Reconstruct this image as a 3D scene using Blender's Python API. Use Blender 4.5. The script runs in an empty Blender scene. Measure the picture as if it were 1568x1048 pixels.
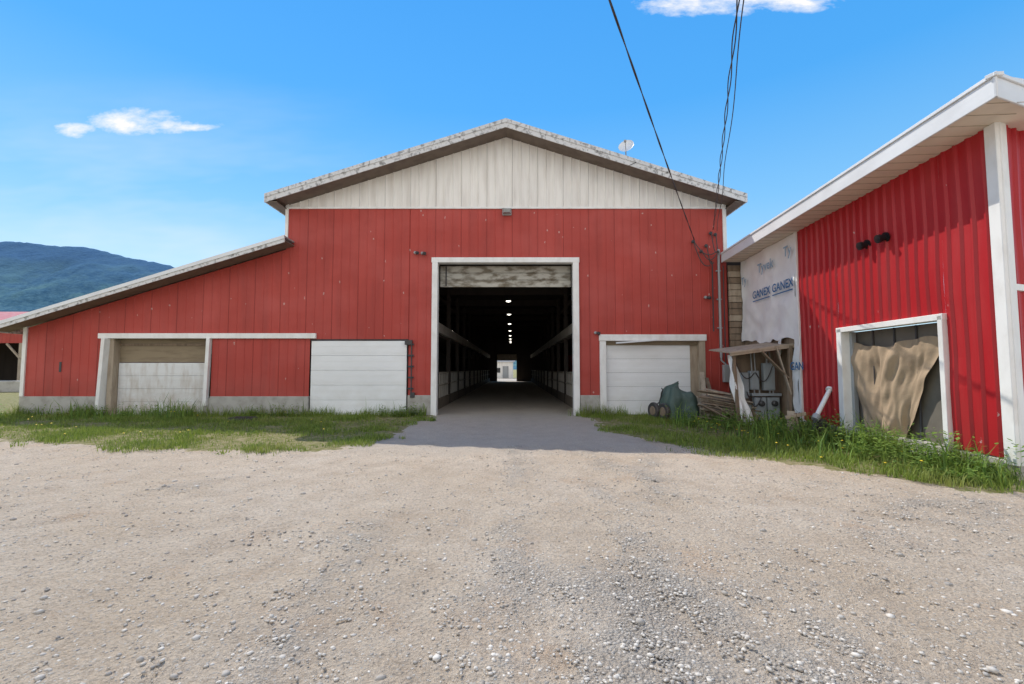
import bpy, bmesh, math, random
import numpy as np
from mathutils import Vector, Matrix, noise as mn
random.seed(7); rng=np.random.default_rng(11)
sc=bpy.context.scene
R=math.radians
# ------------------------------------------------------------------ helpers
def link(o,parent=None):
    sc.collection.objects.link(o)
    if parent: o.parent=parent
    return o
def empty(name):
    e=bpy.data.objects.new(name,None); e.empty_display_size=.3
    return link(e)
def mesh_obj(name,verts,faces,mat=None,parent=None,smooth=False):
    me=bpy.data.meshes.new(name); me.from_pydata([tuple(v) for v in verts],[],faces); me.update()
    if mat: me.materials.append(mat)
    if smooth: me.polygons.foreach_set('use_smooth',[True]*len(me.polygons))
    return link(bpy.data.objects.new(name,me),parent)
def np_mesh(name,V,F,mat,parent=None,attrs=None,smooth=False):
    me=bpy.data.meshes.new(name)
    me.vertices.add(len(V)); me.vertices.foreach_set('co',V.astype(np.float32).ravel())
    nl=sum(f.size for f in F); npoly=sum(len(f) for f in F)
    me.loops.add(nl); me.loops.foreach_set('vertex_index',np.concatenate([f.ravel() for f in F]).astype(np.int32))
    tot=np.concatenate([np.full(len(f),f.shape[1]) for f in F]); st=np.concatenate([[0],np.cumsum(tot)[:-1]])
    me.polygons.add(npoly); me.polygons.foreach_set('loop_start',st.astype(np.int32))
    try: me.polygons.foreach_set('loop_total',tot.astype(np.int32))
    except Exception: pass
    me.update(calc_edges=True)
    if attrs:
        for k,a in attrs.items():
            if a.ndim==1:
                at=me.attributes.new(k,'FLOAT','POINT'); at.data.foreach_set('value',a.astype(np.float32))
            else:
                at=me.attributes.new(k,'FLOAT_COLOR','POINT'); at.data.foreach_set('color',a.astype(np.float32).ravel())
    me.materials.append(mat)
    if smooth: me.polygons.foreach_set('use_smooth',np.ones(npoly,bool))
    return link(bpy.data.objects.new(name,me),parent)
IDP=lambda a,d,z:(a,15.8-d,z)
def wallP(cx,cy,dx,dy,nx,ny):
    return lambda s,n,z:(cx+dx*s+nx*n, cy+dy*s+ny*n, z)
def boxP(P,a0,a1,d0,d1,z0,z1,name,mat,parent,bev=0.006):
    v=[P(a,d,z) for z in (z0,z1) for d in (d0,d1) for a in (a0,a1)]
    f=[(0,1,3,2),(4,6,7,5),(0,4,5,1),(2,3,7,6),(0,2,6,4),(1,5,7,3)]
    o=mesh_obj(name,v,f,mat,parent)
    bm=bmesh.new(); bm.from_mesh(o.data); bmesh.ops.recalc_face_normals(bm,faces=bm.faces)
    if bev: bmesh.ops.bevel(bm,geom=bm.edges[:],offset=bev,segments=1,affect='EDGES')
    bm.to_mesh(o.data); bm.free()
    return o
WP=lambda a,d,z:(a,d,z)
def box(x0,x1,y0,y1,z0,z1,name,mat,parent,bev=0.006): return boxP(WP,x0,x1,y0,y1,z0,z1,name,mat,parent,bev)
def beam(p,q,w,h,name,mat,parent,roll=0,bev=.004):
    p=Vector(p);q=Vector(q);d=(q-p);L=d.length
    me=bpy.data.meshes.new(name);bm=bmesh.new();bmesh.ops.create_cube(bm,size=1)
    for v in bm.verts: v.co=Vector((v.co.x*w,v.co.y*h,(v.co.z+.5)*L))
    if bev: bmesh.ops.bevel(bm,geom=bm.edges[:],offset=bev,segments=1,affect='EDGES')
    rot=d.to_track_quat('Z','Y').to_matrix().to_4x4()@Matrix.Rotation(roll,4,'Z')
    bm.transform(Matrix.Translation(p)@rot);bm.to_mesh(me);bm.free()
    me.materials.append(mat)
    return link(bpy.data.objects.new(name,me),parent)
def tube(pts,r,name,mat,parent=None,smooth=True):
    cu=bpy.data.curves.new(name,'CURVE');cu.dimensions='3D';cu.bevel_depth=r;cu.bevel_resolution=3;cu.use_fill_caps=True
    s=cu.splines.new('POLY');s.points.add(len(pts)-1)
    for i,p in enumerate(pts): s.points[i].co=(*p,1)
    cu.materials.append(mat)
    return link(bpy.data.objects.new(name,cu),parent)
def lathe(prof,center,axis,name,mat,parent,n=20):
    ax=Vector(axis).normalized(); q=ax.to_track_quat('Z','Y'); V=[];F=[]
    for r,h in prof:
        for i in range(n):
            a=2*math.pi*i/n; V.append(Vector(center)+q@Vector((r*math.cos(a),r*math.sin(a),h)))
    for j in range(len(prof)-1):
        for i in range(n):
            F.append((j*n+i,j*n+(i+1)%n,(j+1)*n+(i+1)%n,(j+1)*n+i))
    F.append(tuple(range(n)));F.append(tuple((len(prof)-1)*n+i for i in range(n)))
    return mesh_obj(name,V,F,mat,parent)
def ribbed(name,parent,mat,P,a0,a1,zb,zt,period=.3,w=.03,sl=.02,depth=.02,breaks=(),wob=0):
    fz=(lambda a:zt) if not callable(zt) else zt
    fb=(lambda a:zb) if not callable(zb) else zb
    pts=[(a0,0.)]
    k=math.floor(a0/period)
    while k*period<a1+period:
        c=k*period
        for off,d in ((-w/2-sl,0),(-w/2,depth),(w/2,depth),(w/2+sl,0)):
            a=c+off
            if a0<a<a1: pts.append((a,d))
        if a0<c+period/2<a1: pts.append((c+period/2,0.))
        k+=1
    for b in breaks:
        if a0<b<a1: pts.append((b,0.))
    pts.append((a1,0.)); pts.sort()
    V=[];F=[];rows=10 if wob else 3
    for a,d in pts:
        z0=fb(a);z1=fz(a)
        for r in range(rows+1):
            z=z0+(z1-z0)*r/rows
            V.append(P(a,d+(wob*mn.noise(Vector((a*1.1,z*.9,3.3))) if wob else 0),z))
    for i in range(len(pts)-1):
        for r in range(rows):
            b=i*(rows+1)+r; F.append((b,b+rows+1,b+rows+2,b+1))
    return mesh_obj(name,V,F,mat,parent)
# ------------------------------------------------------------------ materials
class MB:
    def __init__(s,name):
        s.m=bpy.data.materials.new(name); s.m.use_nodes=True; s.nt=s.m.node_tree
        s.b=s.nt.nodes['Principled BSDF']; s.tc=s.n('ShaderNodeTexCoord')
        s.co=s.tc.outputs['Object']
    def n(s,t,**k):
        x=s.nt.nodes.new(t)
        for a,v in k.items(): setattr(x,a,v)
        return x
    def l(s,a,b): s.nt.links.new(a,b)
    def mapped(s,scale,loc=(0,0,0)):
        m=s.n('ShaderNodeMapping'); m.inputs['Scale'].default_value=scale; m.inputs['Location'].default_value=loc
        s.l(s.co,m.inputs['Vector']); return m.outputs[0]
    def noise(s,scale,detail=4,vec=None,rough=.55):
        x=s.n('ShaderNodeTexNoise'); x.inputs['Scale'].default_value=scale; x.inputs['Detail'].default_value=detail
        x.inputs['Roughness'].default_value=rough; s.l(vec or s.co,x.inputs['Vector']); return x.outputs['Fac']
    def ramp(s,v,a,b,c0=0,c1=1):
        x=s.n('ShaderNodeMapRange',clamp=True); x.inputs[1].default_value=a;x.inputs[2].default_value=b
        x.inputs[3].default_value=c0;x.inputs[4].default_value=c1; s.l(v,x.inputs[0]); return x.outputs[0]
    def math(s,op,a,b=0):
        x=s.n('ShaderNodeMath',operation=op)
        for i,v in enumerate((a,b)):
            if isinstance(v,(int,float)): x.inputs[i].default_value=v
            else: s.l(v,x.inputs[i])
        return x.outputs[0]
    def mix(s,f,a,b,mode='MIX'):
        x=s.n('ShaderNodeMix',data_type='RGBA',blend_type=mode)
        for i,v in ((0,f),(6,a),(7,b)):
            if isinstance(v,(int,float)): x.inputs[i].default_value=v
            elif isinstance(v,tuple): x.inputs[i].default_value=(*v,1) if len(v)==3 else v
            else: s.l(v,x.inputs[i])
        return x.outputs[2]
    def bump(s,h,st=.3,dist=.01):
        x=s.n('ShaderNodeBump'); x.inputs['Strength'].default_value=st;x.inputs['Distance'].default_value=dist
        s.l(h,x.inputs['Height']); s.l(x.outputs[0],s.b.inputs['Normal'])
    def out(s,c,rough=.6,spec=.4,metal=0):
        if isinstance(c,tuple): s.b.inputs['Base Color'].default_value=(*c,1)
        else: s.l(c,s.b.inputs['Base Color'])
        if isinstance(rough,(int,float)): s.b.inputs['Roughness'].default_value=rough
        else: s.l(rough,s.b.inputs['Roughness'])
        s.b.inputs['Specular IOR Level'].default_value=spec; s.b.inputs['Metallic'].default_value=metal
        return s.m
def paint(name,col,dirt,amt=.5,rough=.5,panel=0,axis=0,spots=0,streak=(3,3,.35),bump=.15,thr=(.45,.75),spec=.35,lowdirt=0,soil=(.2,.16,.12),fade=0,seamd=.5,pvar=.2):
    b=MB(name); c=col
    n1=b.noise(1,5,b.mapped(streak)); c=b.mix(b.math('MULTIPLY',b.ramp(n1,*thr),amt),c,dirt)
    n2=b.noise(.6,3); c=b.mix(b.ramp(n2,.3,.7,0,.35),c,tuple(min(1,x*.78) for x in col),'MIX')
    if fade:
        n6=b.noise(1,4,b.mapped((.5,.5,.9),(3,9,1))); c=b.mix(b.ramp(n6,.42,.7,0,fade),c,tuple(min(1,x*1.1+.05) for x in col))
    if panel:
        sp=b.n('ShaderNodeSeparateXYZ'); b.l(b.co,sp.inputs[0])
        f=b.math('FLOOR',b.math('DIVIDE',sp.outputs[axis],panel))
        wn=b.n('ShaderNodeTexWhiteNoise',noise_dimensions='1D'); b.l(f,wn.inputs['W'])
        c=b.mix(b.math('MULTIPLY',wn.outputs['Value'],pvar),c,tuple(x*.45 for x in col))
        fr=b.math('FRACT',b.math('DIVIDE',sp.outputs[axis],panel))
        seam=b.math('LESS_THAN',fr,.02)
        c=b.mix(b.math('MULTIPLY',seam,seamd),c,tuple(x*.3 for x in col))
    if spots:
        vo=b.n('ShaderNodeTexVoronoi'); vo.inputs['Scale'].default_value=2.6; b.l(b.mapped((1,1,.6)),vo.inputs['Vector'])
        nn=b.noise(16,3); s=b.math('LESS_THAN',b.math('ADD',vo.outputs['Distance'],b.math('MULTIPLY',nn,.22)),.165)
        c=b.mix(b.math('MULTIPLY',s,spots),c,(.60,.46,.42))
    if lowdirt:
        sp2=b.n('ShaderNodeSeparateXYZ'); b.l(b.co,sp2.inputs[0])
        g=b.ramp(sp2.outputs[2],1.5,0.1); g=b.math('MULTIPLY',g,b.ramp(b.noise(2.5,5),.3,.7)); c=b.mix(b.math('MULTIPLY',g,lowdirt),c,soil)
    if bump: b.bump(b.noise(14,3),bump,.01)
    return b.out(c,rough,spec)
RED=paint('red_siding',(.45,.058,.042),(.24,.034,.027),.5,.55,panel=.9,spots=.6,lowdirt=.4,fade=.4,soil=(.14,.06,.045),seamd=.5,pvar=.14)
RED2=paint('red_ribbed_siding',(.46,.016,.022),(.54,.12,.11),.25,.42,panel=.9,axis=1,spots=.7,lowdirt=.3,soil=(.2,.03,.03),pvar=.12,seamd=.3)
WHITE=paint('white_siding',(.87,.84,.79),(.46,.40,.34),.5,.55,panel=.9,streak=(5,5,.5),pvar=.08)
TRIM=paint('white_trim',(.87,.86,.83),(.45,.4,.33),.35,.5,streak=(4,4,2))
FASCIA=paint('weathered_fascia',(.68,.68,.68),(.13,.125,.12),.85,.6,streak=(9,9,8),thr=(.50,.66))
FASC2=paint('clean_fascia',(.78,.79,.80),(.50,.49,.48),.4,.4,streak=(1,1,2))
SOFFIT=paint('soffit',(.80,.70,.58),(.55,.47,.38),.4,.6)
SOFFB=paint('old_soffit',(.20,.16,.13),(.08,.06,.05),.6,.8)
DOORW=paint('overhead_door',(.88,.89,.89),(.64,.62,.57),.25,.4,streak=(1.5,1.5,4),lowdirt=.3,soil=(.55,.5,.42))
DOORD=paint('dirty_overhead_door',(.78,.78,.77),(.40,.31,.22),.6,.6,streak=(5,5,1.2),thr=(.48,.72),lowdirt=.75,soil=(.36,.27,.18))
TAN=paint('tan_door_panel',(.30,.235,.155),(.14,.10,.065),.8,.8,streak=(1.2,1.2,6))
HEAD=paint('dirty_roll_panel',(.52,.50,.44),(.12,.09,.05),.95,.7,streak=(2.5,2.5,6),thr=(.44,.62))
CONC=paint('concrete',(.46,.44,.40),(.22,.19,.16),.7,.9,streak=(3,3,3),bump=.5)
WOOD=paint('weathered_wood',(.27,.20,.14),(.11,.08,.055),.8,.85,streak=(9,9,2),bump=.5)
WOODL=paint('pale_wood',(.44,.36,.27),(.2,.14,.1),.7,.85,streak=(9,9,2),bump=.5)
GREY=paint('grey_metal',(.36,.37,.37),(.2,.19,.18),.5,.4)
GREYD=paint('dark_metal',(.06,.06,.065),(.12,.08,.05),.5,.5)
BLACK=paint('black_plastic',(.015,.015,.017),(.05,.05,.05),.3,.35)
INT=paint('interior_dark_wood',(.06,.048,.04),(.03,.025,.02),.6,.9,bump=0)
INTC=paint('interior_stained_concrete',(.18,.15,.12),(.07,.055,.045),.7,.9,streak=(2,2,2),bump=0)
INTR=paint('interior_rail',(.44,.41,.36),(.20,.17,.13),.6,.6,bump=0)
TYV=paint('housewrap',(.88,.87,.85),(.72,.71,.70),.5,.55,streak=(2,2,2),bump=.3)
BLUE=paint('blue_print',(.02,.14,.32),(.03,.2,.4),.3,.6)
LBLUE=paint('pale_print',(.30,.44,.56),(.42,.5,.56),.3,.6)
TARP=paint('green_tarp',(.07,.11,.09),(.13,.17,.155),.5,.5,streak=(4,4,4),bump=.5)
BURL=paint('burlap',(.42,.31,.205),(.26,.185,.12),.6,.95,streak=(6,6,2),bump=.6)
WIRE=paint('cable',(.07,.06,.06),(.14,.12,.10),.3,.6,bump=0)
ROOFM=paint('metal_roof',(.38,.38,.38),(.2,.18,.17),.4,.4)
def glassy(name,c,r):
    b=MB(name); b.bump(b.noise(120,2),.2,.002); return b.out(b.mix(b.ramp(b.noise(1.6,4),.35,.7),c,tuple(x*1.6+.01 for x in c)),r,.5)
SCREEN=glassy('window_screen',(.12,.105,.085),.6)
DARKG=glassy('dark_glass',(.04,.04,.04),.2)
eb=MB('lamp_glow'); eb.b.inputs['Emission Color'].default_value=(1,.93,.8,1); eb.b.inputs['Emission Strength'].default_value=5; LAMP=eb.out((.9,.9,.85),.4)
def leafmat(name,c0,c1,dry):
    b=MB(name); a=b.n('ShaderNodeAttribute',attribute_name='tint'); 
    c=b.mix(a.outputs['Fac'],c0,c1); big=b.noise(.9,3); c=b.mix(b.ramp(big,.48,.72,0,.5),c,dry)
    b.out(c,.6,.25)
    tr=b.n('ShaderNodeBsdfTranslucent'); b.l(c,tr.inputs['Color'])
    ms=b.n('ShaderNodeMixShader'); ms.inputs[0].default_value=.35
    o=b.nt.nodes['Material Output']; b.l(b.b.outputs[0],ms.inputs[1]); b.l(tr.outputs[0],ms.inputs[2]); b.l(ms.outputs[0],o.inputs['Surface'])
    return b.m
GRASS=leafmat('grass_blades',(.11,.18,.03),(.29,.37,.065),(.36,.34,.12))
WEED=leafmat('weed_leaves',(.09,.18,.035),(.25,.37,.065),(.21,.27,.07))
bb=MB('dandelion_petals'); YEL=bb.out(bb.mix(bb.noise(30),(.8,.6,.02),(.7,.45,.02)),.6)

# ------------------------------------------------------------------ camera / sun / sky
cam=bpy.data.cameras.new('camera'); cam.lens=16; cam.sensor_width=36; cam.clip_end=20000; cam.clip_start=.05
co=link(bpy.data.objects.new('camera',cam)); co.location=(0,0,1.6); co.rotation_euler=(R(90+3.406),0,0); sc.camera=co
L=Vector((.48,-.65,-1)).normalized()
sun=bpy.data.lights.new('sun','SUN'); sun.energy=4.4; sun.angle=R(.5); sun.color=(1,.945,.85)
so=link(bpy.data.objects.new('sun',sun)); so.rotation_euler=L.to_track_quat('-Z','Y').to_euler(); so.location=(-10,20,30)
elev=math.asin(-L.z); az=math.atan2(-L.x,-L.y)
w=bpy.data.worlds.new('World'); sc.world=w; w.use_nodes=True; nt=w.node_tree; bg=nt.nodes['Background']
sky=nt.nodes.new('ShaderNodeTexSky'); sky.sky_type='NISHITA'; sky.sun_disc=False; sky.sun_elevation=elev; sky.sun_rotation=az
sky.air_density=1.0; sky.dust_density=0; sky.ozone_density=2.0
def wn(t,**k):
    x=nt.nodes.new(t)
    for a,v in k.items(): setattr(x,a,v)
    return x
def wm(op,a,b=0):
    x=wn('ShaderNodeMath',operation=op)
    for i,v in enumerate((a,b)):
        if isinstance(v,(int,float)): x.inputs[i].default_value=v
        else: nt.links.new(v,x.inputs[i])
    return x.outputs[0]
def clamp01(v,hi=1): return wm('MINIMUM',wm('MAXIMUM',v,0),hi)
tc=wn('ShaderNodeTexCoord'); sp=wn('ShaderNodeSeparateXYZ'); nt.links.new(tc.outputs['Generated'],sp.inputs[0])
hs=wn('ShaderNodeHueSaturation'); hs.inputs['Saturation'].default_value=1.1; hs.inputs['Value'].default_value=1.5
nt.links.new(sky.outputs[0],hs.inputs['Color'])
cr=wn('ShaderNodeValToRGB'); nt.links.new(wm('MAXIMUM',sp.outputs[2],0),cr.inputs[0])
els=cr.color_ramp.elements; els[0].position=0; els[0].color=(.64,.83,.96,1); els[1].position=.85; els[1].color=(.02,.30,.88,1)
for p_,c_ in ((.14,(.46,.73,.94,1)),(.32,(.20,.55,.93,1)),(.5,(.055,.40,.93,1))):
    e_=els.new(p_); e_.color=c_
gm_=wn('ShaderNodeVectorMath',operation='SCALE'); nt.links.new(cr.outputs[0],gm_.inputs[0]); gm_.inputs['Scale'].default_value=1/.15*1.04
m0=wn('ShaderNodeMix',data_type='RGBA'); m0.inputs[0].default_value=.82; nt.links.new(hs.outputs[0],m0.inputs[6]); nt.links.new(gm_.outputs[0],m0.inputs[7])
yy=wm('MAXIMUM',sp.outputs[1],.05); gx=wm('DIVIDE',sp.outputs[0],yy); gz=wm('DIVIDE',sp.outputs[2],yy)
cb=wn('ShaderNodeCombineXYZ'); nt.links.new(gx,cb.inputs[0]); nt.links.new(gz,cb.inputs[2])
def wnoise(scale,sx,sz,det=5,loc=(0,0,0),vec=None):
    mp=wn('ShaderNodeMapping'); mp.inputs['Scale'].default_value=(sx,1,sz); mp.inputs['Location'].default_value=loc
    nt.links.new(vec or cb.outputs[0],mp.inputs['Vector'])
    n=wn('ShaderNodeTexNoise'); n.inputs['Scale'].default_value=scale; n.inputs['Detail'].default_value=det; n.inputs['Roughness'].default_value=.62
    nt.links.new(mp.outputs[0],n.inputs['Vector']); return n.outputs['Fac']
n1=wnoise(11,1,2.2,7)
tot=None
for cx,cz,rx,rz in ((-.985,.540,.055,.018),(-.87,.560,.10,.030),(-.80,.553,.12,.022),(-.74,.548,.07,.012),(.40,.842,.12,.030),(.52,.86,.14,.045),(.64,.845,.12,.025)):
    e=wm('ADD',wm('POWER',wm('ABSOLUTE',wm('DIVIDE',wm('SUBTRACT',gx,cx),rx)),2),wm('POWER',wm('ABSOLUTE',wm('DIVIDE',wm('SUBTRACT',gz,cz),rz)),2))
    e=wm('SUBTRACT',1,e); v=wm('ADD',wm('MULTIPLY',e,.7),wm('MULTIPLY',wm('SUBTRACT',n1,.48),3.2))
    v=clamp01(v); v=wm('MULTIPLY',v,clamp01(wm('ADD',wm('MULTIPLY',e,.7),.9)))
    tot=v if tot is None else wm('MAXIMUM',tot,v)
wisp=wnoise(2.2,.6,2.4,4,(3,0,1)); 
wi=wm('MULTIPLY',clamp01(wm('MULTIPLY',wm('SUBTRACT',wisp,.45),3)),clamp01(wm('SUBTRACT',-.25,gx),.36))
wi=wm('MULTIPLY',wi,clamp01(wm('MULTIPLY',wm('SUBTRACT',.68,gz),4)))
tot=wm('MULTIPLY',wm('MAXIMUM',tot,wi),wm('GREATER_THAN',sp.outputs[1],.06))
bk=wnoise(2.4,1,1.6,5,(1,2,3),tc.outputs['Generated'])  # unseen bright clouds behind the camera, added to fill the shaded barn front
fill_cloud_mask=wm('MULTIPLY',clamp01(wm('MULTIPLY',wm('SUBTRACT',bk,.34),6)),clamp01(wm('MULTIPLY',wm('SUBTRACT',-.12,sp.outputs[1]),4)))
fill_cloud_amt=wm('MULTIPLY',fill_cloud_mask,.94)
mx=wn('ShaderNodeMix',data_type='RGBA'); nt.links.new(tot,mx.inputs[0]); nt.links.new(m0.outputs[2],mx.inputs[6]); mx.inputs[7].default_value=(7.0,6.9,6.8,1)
mx2=wn('ShaderNodeMix',data_type='RGBA'); nt.links.new(fill_cloud_amt,mx2.inputs[0]); nt.links.new(mx.outputs[2],mx2.inputs[6]); mx2.inputs[7].default_value=(9.0,8.6,8.1,1)
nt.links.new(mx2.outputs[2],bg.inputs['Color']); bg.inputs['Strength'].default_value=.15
w.cycles.sampling_method='MANUAL'; w.cycles.sample_map_resolution=512
sc.view_settings.view_transform='Standard'; sc.view_settings.look='None'; sc.view_settings.exposure=0

# ------------------------------------------------------------------ ground
GL=[(-60,15.9),(-60,11.3),(-11.8,10.5),(-8.2,9.2),(-4.85,8.85),(-3.3,9.1),(-2.85,11.9),(-2.95,15.9)]
GR=[(2.5,15.9),(2.55,11.9),(3.1,9.9),(4.1,8.5),(5.0,7.6),(5.57,6.6),(5.95,5.95),(7.4,6.2),(8.3,15.9)]
GF=[(-17,15.9),(-500,15.9),(-500,400),(-17,400)]
def inpoly(x,y,poly):
    r=np.zeros(x.shape,bool); n=len(poly)
    for i in range(n):
        x1,y1=poly[i];x2,y2=poly[(i+1)%n]
        c=((y1>y)!=(y2>y)); xi=(x2-x1)*(y-y1)/((y2-y1) if y2!=y1 else 1e-9)+x1
        r^=c&(x<xi)
    return r
def fbm(x,y,s,o=3,seed=0):
    out=np.zeros(len(x))
    for i in range(len(x)): out[i]=mn.fractal(Vector((x[i]*s+seed,y[i]*s-seed,seed*.37)),1.0,2.0,o)
    return out
xs=np.concatenate([[-6000,-2500,-1000,-400,-150,-70,-40,-28],np.linspace(-20,12,340),[20,40,100,300,1000,3000,6000]])
ys=np.concatenate([[-3000,-800,-200,-50,-15,-4],np.linspace(-1,18,230),[25,40,60,100,200,500,1200,3000,8000]])
GX,GY=np.meshgrid(xs,ys); gxr,gyr=GX.ravel(),GY.ravel()
near=((gxr>-25)&(gxr<15)&(gyr>-2)&(gyr<18))
nz=np.zeros(len(gxr)); idx=np.where(near)[0]
n_a=fbm(gxr[idx],gyr[idx],.5,4,3.1); n_b=fbm(gxr[idx],gyr[idx],1.3,3,9.7); n_c=fbm(gxr[idx],gyr[idx],3.5,3,5.7)
jx=gxr.copy();jy=gyr.copy(); jx[idx]+=n_b*.35+n_c*.15; jy[idx]+=fbm(gxr[idx],gyr[idx],1.7,3,21.)*.4
grass=(inpoly(jx,jy,GL)|inpoly(jx,jy,GR)|inpoly(gxr,gyr,GF)|(np.hypot(gxr,gyr)>90)).astype(float)
nz[idx]=n_a*.028+n_b*.012+n_c*.015
X=gxr;Y=gyr
trk=np.zeros(len(gxr))
for (bx,k1,k2) in ((-1.0,-.02,.0),(.75,.0,.0),(-.9,-.05,-.035),(.9,-.05,-.035),(-1.2,-.15,-.09),(.6,-.15,-.09),(-.7,.02,.028),(1.1,.02,.028),(-.5,.1,.075),(1.3,.1,.075),(-1.3,.0,.012),(.4,.0,.012)):
    u=np.clip(10.5-Y,0,20); cx=bx+k1*u+k2*u*u; trk=np.maximum(trk,np.exp(-((X-cx)/.15)**2))
mod=np.ones(len(gxr)); mod[idx]=np.clip(.7+n_b*1.2,0,1.2); trk*=mod
nz-=trk*.026*near
nz*=np.clip((16-gyr)/4,.0,1)
nz+=grass*near*.02
grav=np.zeros(len(gxr))
for (xa,wd,curv,g) in ((-1.6,.22,.10,.30),(.1,.35,-.02,.50),(1.6,.35,-.28,.45),(2.6,.35,-.55,.45)):
    cx=xa+curv*(9-Y)*.5; grav+=g*np.exp(-((X-cx)/wd)**2)
grav+=.40*np.exp(-(((X-1.1)/1.0)**2+((Y-2.6)/1.5)**2))+.55*np.exp(-(((X-4.9)/1.5)**2+((Y-4.6)/1.2)**2))-.1
grav[idx]+=n_a*.45+n_b*.35+n_c*.25-trk[idx]*.2
grav=np.clip(grav,0,1)*(1-grass)
apron=((np.abs(X+.1)<3.1)&(Y>8.6)&(Y<70)).astype(float)*np.clip((Y-8.2)/1.6,0,1)
zone=np.stack([grass,grav,apron,np.clip(trk,0,1)*near],1)
ny_,nx_=len(ys),len(xs); I=np.arange(ny_*nx_).reshape(ny_,nx_)
F=np.stack([I[:-1,:-1].ravel(),I[:-1,1:].ravel(),I[1:,1:].ravel(),I[1:,:-1].ravel()],1)
b=MB('ground_dirt_gravel'); at=b.n('ShaderNodeAttribute',attribute_name='zone'); s3=b.n('ShaderNodeSeparateColor'); b.l(at.outputs['Color'],s3.inputs[0])
big=b.noise(.45,4); med=b.noise(2.2,5,rough=.65); fine=b.noise(38,4,rough=.7); fin2=b.noise(140,3,rough=.8); mid2=b.noise(11,4,rough=.7)
dirt=b.mix(b.ramp(big,.35,.65),(.60,.475,.345),(.68,.57,.45)); dirt=b.mix(b.ramp(med,.44,.68,0,.6),dirt,(.47,.355,.25))
dirt=b.mix(b.ramp(b.noise(1.1,4,b.mapped((1,1,1),(5,2,0))),.58,.74,0,.5),dirt,(.52,.32,.18))
dirt=b.mix(b.ramp(mid2,.52,.68,0,.35),dirt,(.74,.65,.54))
dirt=b.mix(b.ramp(fine,.34,.54,.6,0),dirt,(.24,.18,.13)); dirt=b.mix(b.ramp(fin2,.45,.7,0,.5),dirt,(.78,.70,.60))
vo=b.n('ShaderNodeTexVoronoi'); vo.inputs['Scale'].default_value=48; b.l(b.co,vo.inputs['Vector'])
vg=b.n('ShaderNodeSeparateColor'); b.l(vo.outputs['Color'],vg.inputs[0])
vo2=b.n('ShaderNodeTexVoronoi'); vo2.inputs['Scale'].default_value=105; b.l(b.co,vo2.inputs['Vector'])
vg2=b.n('ShaderNodeSeparateColor'); b.l(vo2.outputs['Color'],vg2.inputs[0])
gr=b.mix(vg.outputs[0],(.27,.25,.225),(.70,.66,.60)); gr=b.mix(.5,gr,b.mix(vg2.outputs[1],(.22,.20,.18),(.74,.70,.63)))
gr=b.mix(b.ramp(vo.outputs['Distance'],.45,.8,0,.6),gr,(.14,.12,.10)); gr=b.mix(b.ramp(med,.4,.6,.1,.4),gr,dirt)
gm=b.ramp(b.math('ADD',s3.outputs[1],b.math('MULTIPLY',b.math('SUBTRACT',b.noise(6,6,rough=.8),.5),1.9)),.28,.9,0,.85)
peb=b.math('MULTIPLY',b.math('GREATER_THAN',vg.outputs[1],.84),b.math('LESS_THAN',vo.outputs['Distance'],.40))
dirt=b.mix(b.math('MULTIPLY',peb,.8),dirt,b.mix(vg.outputs[0],(.22,.20,.18),(.72,.67,.60)))
c=b.mix(gm,dirt,gr)
c=b.mix(b.math('MULTIPLY',b.math('MULTIPLY',at.outputs['Alpha'],b.ramp(mid2,.35,.6)),.35),c,(.40,.32,.245))
ap=b.mix(b.ramp(med,.3,.7),(.50,.44,.37),(.64,.575,.49)); ap=b.mix(b.ramp(fine,.4,.6,.45,0),ap,(.32,.27,.22)); c=b.mix(b.math('MULTIPLY',s3.outputs[2],.8),c,ap)
soil=b.mix(b.ramp(b.noise(7,4),.35,.65),(.19,.20,.06),(.38,.32,.19))
gmask=b.ramp(b.math('ADD',s3.outputs[0],b.math('MULTIPLY',b.math('SUBTRACT',b.noise(8,5),.5),1.3)),.4,.62)
c=b.mix(gmask,c,soil)
h=b.math('ADD',b.math('MULTIPLY',fine,1.0),b.math('MULTIPLY',fin2,.5)); h=b.math('ADD',h,b.math('MULTIPLY',b.math('MULTIPLY',b.math('SUBTRACT',.8,vo.outputs['Distance']),b.math('ADD',gm,.2)),1.3))
h=b.math('ADD',h,b.math('MULTIPLY',mid2,1.9))
b.bump(h,1.0,.03); GMAT=b.out(c,.95,.08)
V=np.stack([gxr,gyr,nz],1); np_mesh('ground',V,[F],GMAT,None,{'zone':zone},True)

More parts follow.
